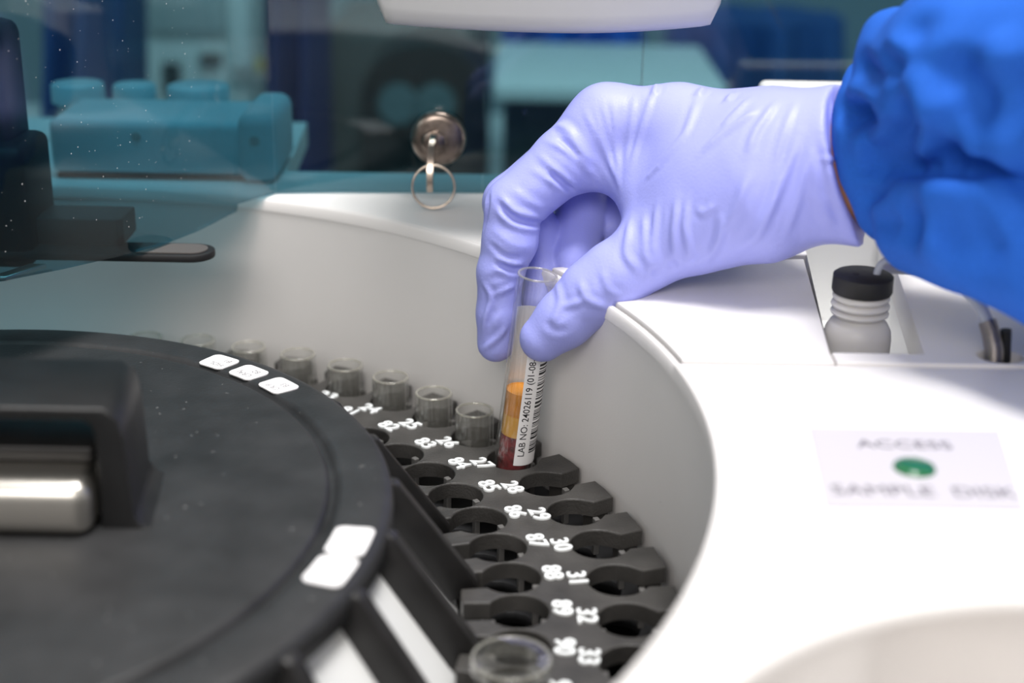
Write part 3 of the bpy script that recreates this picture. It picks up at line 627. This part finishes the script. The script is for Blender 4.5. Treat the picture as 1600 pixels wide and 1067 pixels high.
def bez(P, n=24):
    P = [Vector(p) for p in P]; out = []
    Q = [P[0]*2-P[1]]+P+[P[-1]*2-P[-2]]
    for i in range(1, len(Q)-2):
        for j in range(n):
            t = j/n; a, b, c, d = Q[i-1], Q[i], Q[i+1], Q[i+2]
            out.append(0.5*((2*b)+(c-a)*t+(2*a-5*b+4*c-d)*t*t+(3*b-a-3*c+d)*t**3))
    return out+[P[-1]]
h1 = thing('bottle_tubing', 'thin clear tubing rising from the black bottle cap', 'tubing', (262, 75, 75))
hh = bez([(1.0, 0.6, -4), (1.5, 0.8, 1.0), (3.0, 1.2, 3.6), (6.5, 2, 5.0), (11, 3.5, 5.6), (22, 8, 4.5), (36, 6, 3)])
link('hose', tube('hose', hh, 1.1, 14), 'tubing_milky', h1, 60)
link('sleeve_joint', tube('sleeve_joint', hh[70:104], 1.45, 14), 'tubing_clear', h1, 60)
h2 = thing('supply_hose', 'milky hose with a spring strain relief entering the round port', 'hose', (289, 47, 30))
hp2 = bez([(2.2, -0.6, 8), (1.8, -0.6, 28), (0.8, 0.5, 36), (-1.8, 6, 43.5), (-6.5, 16, 47), (-13, 30, 46), (-20, 44, 42)])
link('hose', tube('hose', hp2, 1.7, 16), 'tubing_milky', h2, 60)
def spring():
    C = hp2[10:62]; P = []; n = 26; 
    for i in range(n*12):
        t = i/(n*12-1)*(len(C)-1); k = min(int(t), len(C)-2); c = C[k].lerp(C[k+1], t-k); tg = (C[k+1]-C[k]).normalized(); u_ = tg.cross(Vector((0, 1, 0))).normalized(); v_ = tg.cross(u_); a = i/12*2*PI
        P.append(c+(u_*math.cos(a)+v_*math.sin(a))*2.25)
    return tube('spring', P, 0.42, 6)
link('spring', spring(), 'spring_metal', h2, 60)
link('hose', tube('hose', [(5.6, 1.4, 6), (5.4, 1.3, 30), (4.6, 1.6, 38.5)], 1.5, 12), 'rubber_black', h2, 60)

# ------------------------------------------------------------------ tinted cover with lock and key
cov = thing('tinted_cover', 'teal tinted transparent analyser cover behind the sample bowl', 'cover', (0, 200, 62))
path = [(67.5, 203.9), (90, 207), (122, 208.6), (145.0, 210.2)]
def sheet(name, pts, z0, z1, th):
    V = []; F = []; n = len(pts)
    for i, (x, y) in enumerate(pts):
        a = Vector(pts[max(i-1, 0)]); b = Vector(pts[min(i+1, n-1)]); t = (b-a).normalized(); nn = Vector((-t.y, t.x))*th
        z = z0[i] if isinstance(z0, list) else z0
        V += [(x, y, z), (x+nn.x, y+nn.y, z), (x+nn.x, y+nn.y, z1), (x, y, z1)]
    for i in range(n-1):
        for j in range(4): F.append((4*i+j, 4*i+(j+1) % 4, 4*i+4+(j+1) % 4, 4*i+4+j))
    F += [(0, 1, 2, 3), (4*n-1, 4*n-2, 4*n-3, 4*n-4)]
    me = raw(name, V, F); bm = bmesh.new(); bm.from_mesh(me); bmesh.ops.recalc_face_normals(bm, faces=bm.faces); bm.to_mesh(me); bm.free(); return me
def cvp(name, me, m, smooth=None): o = link(name, me, m, cov, smooth); o.location = -cov.location; return o
LEDGE = [(57.0, 183.8, 62.4), (56.6, 182.9, 59.9), (46.4, 163.8, 57.9), (37.0, 146.1, 57.7), (26.8, 127.0, 59.5), (16.1, 106.8, 61.8), (3.9, 83.9, 65.0), (-2.8, 71.2, 67.1), (-40, 1, 70)]
LEFT = [(67.5, 203.5, 61.2), (63.4, 195.8, 61.9)] + LEDGE + [(-190, -280, 60)]
def left_pane():
    th = 2.6; a_ = Vector((-0.883, 0.470)); n = len(LEFT); V = []
    for x, y, z in LEFT: V += [(x, y, z), (x+a_.x*th, y+a_.y*th, z), (x+a_.x*th, y+a_.y*th, 200), (x, y, 200)]
    F = [(0, 1, 2, 3), (4*n-1, 4*n-2, 4*n-3, 4*n-4)]
    for i in range(n-1):
        for j in range(4): F.append((4*i+j, 4*i+(j+1) % 4, 4*i+4+(j+1) % 4, 4*i+4+j))
    me = raw('pane', V, F); bm = bmesh.new(); bm.from_mesh(me); bmesh.ops.recalc_face_normals(bm, faces=bm.faces); bm.to_mesh(me); bm.free(); return me
mat('pane_dust', (0.8, 0.8, 0.8), 0.8)
lpane = cvp('pane', left_pane(), 'tinted_acrylic')
def dust():
    V = []; F = []; a_, b_ = Vector((67.5, 203.5)), Vector((3.9, 83.9)); nn = Vector((0.883, -0.470))
    for _ in range(170):
        t = rnd.uniform(0.3, 1.1)**1.0; z = rnd.uniform(68, 150); p = a_.lerp(b_, t)+nn*0.05; w = rnd.choice((.1, .12, .15, .22)); d = (b_-a_).normalized(); k = len(V)
        for q_ in range(5): an = 2*PI*q_/5; V.append((p.x+d.x*w*math.cos(an), p.y+d.y*w*math.cos(an), z+w*math.sin(an)*rnd.uniform(.6, 1.4)))
        F.append(tuple(range(k, k+5)))
    return raw('dust', V, F)
cvp('dust', dust(), 'pane_dust')['kind'] = 'stuff'
cvp('pane', sheet('pane', path, 61.2, 200, 2.6), 'tinted_acrylic', 30)
cvp('pane', sheet('pane', [(145.1, 210.2), (204, 214)], 61.2, 200, 2.6), 'tinted_acrylic')
cvp('pane', sheet('pane', [(204.1, 214.0), (430, 222)], 61.2, 200, 2.6), 'tinted_acrylic')
cvp('pane', prism('pane', [(-190, -280)]+[(67.5, 203.5), (145, 210.2), (204, 214), (430, 222), (430, 330), (-330, 330), (-330, -280)], 200.2, 203, 0), 'tinted_acrylic')
lk = thing('cam_lock', 'round worn metal cam lock set in the tinted cover', 'lock', (128.6, 206, 83))
m_ = lathe('lock_face', [(0, 3.6), (7.5, 3.5), (9.2, 3.0), (10.2, 2.0), (10.4, 0.0), (9.6, -1.0), (6.5, -1.2), (6.5, -3.2), (0, -3.2)], 48); m_.transform(Matrix.Rotation(PI/2, 4, 'X'))
link('lock_face', m_, 'lock_metal', lk, 40)
m_ = lathe('keyway_plug', [(0, 4.4), (4.0, 4.3), (4.6, 3.9), (4.8, 3.4)], 32); m_.transform(Matrix.Rotation(PI/2, 4, 'X')); link('keyway_plug', m_, 'lock_metal', lk, 40, (-1.5, 0, -1))
ky = thing('key', 'small flat key with wire ring hanging from the cam lock', 'key', (127.0, 187.0, 69.3))
def keyblade():
    P = [(13.5, 13.6), (10.5, 14.4), (6.5, 12.6), (3.0, 8.0), (1.0, 2.0), (0.2, -1.6), (-1.6, -1.8), (-2.6, 0.4), (-2.0, 6.0), (0.6, 11.0), (5.0, 15.6), (10.0, 17.6), (13.5, 17.4)]
    n = len(P); V = [(-1.1+.06*(y-6), y, z) for y, z in P]+[(1.1+.06*(y-6), y, z) for y, z in P]
    F = [tuple(range(n)), tuple(range(2*n-1, n-1, -1))]+[(i, (i+1) % n, (i+1) % n+n, i+n) for i in range(n)]
    me = raw('blade', V, F); bm = bmesh.new(); bm.from_mesh(me); bmesh.ops.recalc_face_normals(bm, faces=bm.faces)
    bmesh.ops.bevel(bm, geom=[e for e in bm.edges], offset=0.25*S, segments=2, affect='EDGES'); bmesh.ops.triangulate(bm, faces=[f for f in bm.faces if len(f.verts) > 4]); bm.to_mesh(me); bm.free(); return me
link('blade', keyblade(), 'key_metal', ky, 40)
link('key_ring', tube('key_ring', [(0.8+7.7*math.cos(2*PI*i/64), -0.8+1.6*math.sin(2*PI*i/64), 0.3+7.6*math.sin(2*PI*i/64)) for i in range(64)], 0.5, 10, closed=True), 'key_metal', ky, 60)

# ------------------------------------------------------------------ things on the deck around and behind the cover
hood = thing('plastic_hood', 'white rounded plastic hood edge hanging above the tinted cover', 'hood', (167, 175, 133))
def hoodmesh():
    n = 40; V = []; F = []; w = 54.5
    prof = [(0, 60), (0, 6), (0.3, 3), (1.2, 1.2), (3, 0.2), (5, 0), (58, 0), (60, 2), (60, 60)]
    for i in range(n+1):
        u_ = -1+2*i/n; x = w*u_; ed = max(0, abs(u_)-0.93)/0.07; lift = 6.0*(1-math.sqrt(max(0, 1-ed*ed))) + (3.2*(u_-0.05)**2 if u_ > 0.05 else 1.2*(u_-.05)**2)
        for y, z in prof: V.append((x, -40+y+5*u_*u_, z+lift if z < 50 else z))
    m = len(prof)
    for i in range(n):
        for j in range(m-1): F.append((i*m+j, (i+1)*m+j, (i+1)*m+j+1, i*m+j+1))
    F += [tuple(range(m)), tuple(n*m+j for j in range(m))[::-1]]
    me = raw('hood_shell', V, F); bm = bmesh.new(); bm.from_mesh(me); bmesh.ops.recalc_face_normals(bm, faces=bm.faces); bm.to_mesh(me); bm.free(); return me
link('hood_shell', hoodmesh(), 'hood_grey', hood, 50)
link('hood_bracket', rbox('hood_bracket', -30, 30, -30, 15, 60, 110, 3), 'white_gloss', hood, 50)
wb = thing('white_block', 'white rounded housing block behind the gloved wrist', 'housing', (275, 185, 61))
link('block_shell', rbox('block_shell', -30, 70, 0, 18, 0, 47, 3, 4), 'white_gloss', wb, 50)
link('block_foot', rbox('block_foot', -32, 72, -2, 19, 0, 4, 0.8), 'white_gloss', wb, 50)
arm = thing('probe_arm', 'black probe arm with rounded tip reaching out under the tinted cover', 'arm', (-20, 150, 50))
def am(name, me, m, s=40): o = link(name, me, m, arm, s); o.location = -arm.location; return o
tip = [(-60, 139), (48, 139)] + [(48+7.5*math.sin(PI*i/12), 146.5-7.5*math.cos(PI*i/12)) for i in range(1, 12)] + [(48, 154), (-60, 154)]
am('lever', plate('lever', [tip], 54.0, 56.6, 0.6), 'black_matte')
am('lever_top', plate('lever_top', [[(30, 141), (48, 141)] + [(48+5.2*math.sin(PI*i/12), 146.2-5.2*math.cos(PI*i/12)) for i in range(1, 12)] + [(48, 151.4), (30, 151.4)]], 56.6, 57.1, 0.1), 'dark_taupe')
am('step_block', plate('step_block', [[(-60, 148), (22, 148), (24, 150), (24, 166), (-60, 166)]], 56.7, 66.0, 0.8), 'dark_grey')
am('column', rbox('column', -75, -5, 140, 172, 50, 92, 4), 'black_matte')
am('column_neck', rbox('column_neck', -75, -12, 150, 175, 60, 130, 5), 'dark_grey')
am('clamp_strip', prism('clamp_strip', [(-8.0, 108), (-3.0, 108), (5.5, 122), (0.2, 122)], 57, 58.5, 0.3), 'brushed_metal')
cb = thing('cuvette_cover', 'pale blue box-shaped cover standing on the deck behind the tinted pane', 'cover box', (20, 235, 61))
link('box_shell', rbox('box_shell', -42, 34, -14, 30, 1.8, 23, 3.5, 4), 'teal_plastic', cb, 50)
link('cheek', rbox('cheek', 31, 46, -18, 30, 0, 27, 5, 5), 'teal_plastic', cb, 50)
link('base_gap', rbox('base_gap', -40, 33, -13, 28, 0, 1.9, 0.2), 'dark_gap', cb)
for x in (-8, 38): 
    m_ = lathe('screw', [(0, .5), (1.8, .4), (2.0, 0)], 20); m_.transform(Matrix.Rotation(PI/2, 4, 'X')); link('screw', m_, 'grey_plastic', cb, None, (x, -14 if x < 0 else -18, 17))
for i, (x, nm) in enumerate(((-14, 'left of the three'), (10, 'middle of the three'), (37, 'right of the three'))):
    j = thing('reagent_jar', 'pale capped jar behind the blue box cover, '+nm, 'jar', (x-14, 285, 60.7), 'jars behind the box cover')
    link('jar_body', lathe('jar_body', [(0, 0), (9, 0), (9.4, 1), (9.4, 13), (8, 15), (8, 17), (0, 17)], 32), 'grey_plastic', j, 50)
    r_ = (11, 9, 13)[i]; link('jar_cap', lathe('jar_cap', [(0, 25), (r_-.8, 25), (r_, 24.2), (r_, 17), (0, 17)], 40), 'teal_plastic', j, 50)
# far background seen through the cover: a second instrument, hanging coats, bench
def far(x, y, Y): q_ = ray(x, y); return CAM+q_*((Y-CAM[1])/q_[1])
b2 = thing('lab_bench', 'far lab bench behind the tinted cover', 'bench', (0, 1050, -1200))
link('bench_top', rbox('bench_top', -1200, 1500, -250, 300, 1010, 1050, 4), 'bench_laminate', b2)
for x in (-1100, 0, 1400): link('leg', rbox('leg', x-30, x+30, -200, 260, 0, 1011, 3), 'grey_plastic', b2)
gm = thing('grey_analyser', 'grey angular analyser blurred behind the tinted cover', 'analyser', (0, 900, -150))
def gp(name, x0, y0, x1, y1, Y0, Y1, m, bev=6):
    a_, b_ = far(x0, y0, Y0), far(x1, y1, Y0); o = link(name, rbox(name, min(a_[0], b_[0]), max(a_[0], b_[0]), Y0, Y1, min(a_[2], b_[2]), max(a_[2], b_[2]), bev), m, gm, 40); o.location = -gm.location; return o
gp('body', 170, -60, 400, 260, 900, 1000, 'pale_grey'); gp('screen_panel', 225, -40, 370, 55, 895, 902, 'grey_plastic', 2); gp('slot', 252, 100, 282, 150, 893, 902, 'dark_gap', 1); gp('port', 310, 85, 345, 102, 893, 902, 'dark_grey', 1); gp('warning_mark', 400, 92, 412, 112, 893, 896, 'yellow_mark', 0.5)
gp('rail', 350, -60, 395, 110, 885, 900, 'pale_grey', 3)
def coat(name, label, x0, x1, y0, y1, Y, m, folds):
    t = thing(name, label, 'coat', tuple(far((x0+x1)/2, y1, Y))); V = []; F = []; nu, nv = 48, 24
    for s_ in (0, 1):
        for j in range(nv+1):
            for i in range(nu+1):
                u_, v_ = i/nu, j/nv; sh = 0.12*(1-v_)*(1 if u_ < .5 else -1)*abs(u_-.5)*2
                p = far(x0+(x1-x0)*(u_+sh*0.3), y0+(y1-y0)*v_, Y); p[1] += 26*math.sin(u_*PI*folds+v_*0.8)*(0.4+0.6*v_) + 60*(1 if s_ else 0) - 40*math.sin(u_*PI)*(1-2*s_)
                V.append(p)
    n1 = (nu+1)*(nv+1)
    for s_ in (0, 1):
        for j in range(nv):
            for i in range(nu):
                a_ = s_*n1+j*(nu+1)+i; f_ = (a_, a_+1, a_+nu+2, a_+nu+1); F.append(f_ if s_ == 0 else f_[::-1])
    rim = [i for i in range(nu+1)]+[j*(nu+1)+nu for j in range(1, nv+1)]+[nv*(nu+1)+i for i in range(nu-1, -1, -1)]+[j*(nu+1) for j in range(nv-1, 0, -1)]
    for i in range(len(rim)): a_, b_ = rim[i], rim[(i+1) % len(rim)]; F.append((a_, a_+n1, b_+n1, b_))
    o = link('cloth', raw('cloth', V, F), m, t, 60); o.location = -t.location; return t
coat('blue_coat', 'blurred blue lab coat at the left behind the tinted cover', 60, 200, -80, 300, 700, 'blue_cloth', 5)
coat('navy_coat', 'narrow navy coat hanging beside the grey analyser', 408, 502, -80, 300, 760, 'navy_cloth', 4)
bm_ = thing('black_machine', 'black round-topped machine blurred behind the key lock', 'machine', (far(660, 300, 850)[0], 850, -150))
pts = [far(662-100*math.cos(PI*i/16), 170-98*math.sin(PI*i/16)**0.8, 850) for i in range(17)]; pts = [np.array([pts[0][0], 850, -150])]+pts+[np.array([pts[-1][0], 850, -150])]
def extr(name, P, dy): 
    n = len(P); V = [tuple(p) for p in P]+[(p[0], p[1]+dy, p[2]) for p in P]; F = [tuple(range(n)), tuple(range(2*n-1, n-1, -1))]+[(i, (i+1) % n, (i+1) % n+n, i+n) for i in range(n)]
    me = raw(name, V, F); bm = bmesh.new(); bm.from_mesh(me); bmesh.ops.recalc_face_normals(bm, faces=bm.faces); bmesh.ops.triangulate(bm, faces=[f for f in bm.faces if len(f.verts) > 4]); bm.to_mesh(me); bm.free(); return me
o = link('machine_dome', extr('machine_dome', pts, 105), 'black_matte', bm_, 40); o.location = -bm_.location
o = link('machine_cabinet', rbox('machine_cabinet', far(505, 0, 960)[0], far(762, 0, 960)[0], 960, 1100, -150, far(600, 30, 960)[2], 20), 'dark_taupe', bm_, 40); o.location = -bm_.location
for x in (622, 680):
    p = far(x, 165, 845); o = link('dial', lathe('dial', [(0, 0), (16, 0), (17, -3), (17, -8), (0, -8)], 24), 'dial_teal', bm_, 40); o.location = Vector(p)*S-bm_.location; o.rotation_euler.x = PI/2
wt = thing('white_tray', 'white tabletop tray blurred behind the cover beside the gloved knuckles', 'tray', tuple(far(880, 200, 750)))
p0, p1 = far(770, 160, 720), far(1010, 110, 720)
o = link('tray_top', rbox('tray_top', p0[0], p1[0]+60, 720, 900, p0[2], p0[2]+14, 4), 'pale_grey', wt, 40); o.location = -wt.location
o = link('tray_cabinet', rbox('tray_cabinet', p0[0]+8, p1[0]+50, 735, 890, -150, p0[2], 4), 'dark_grey', wt, 40); o.location = -wt.location
coat('sleeve_reflection', 'made-up royal blue cloth in place of the sleeve reflection in the cover', 780, 1010, -60, 135, 1000, 'sleeve_blue', 4)  # solid cloth modelled in place of the blue sleeve mirrored in the cover
coat('dim_coat', 'dim blue coat blurred at the right behind the cover above the wrist', 1040, 1330, 30, 265, 1100, 'blue_cloth', 6)
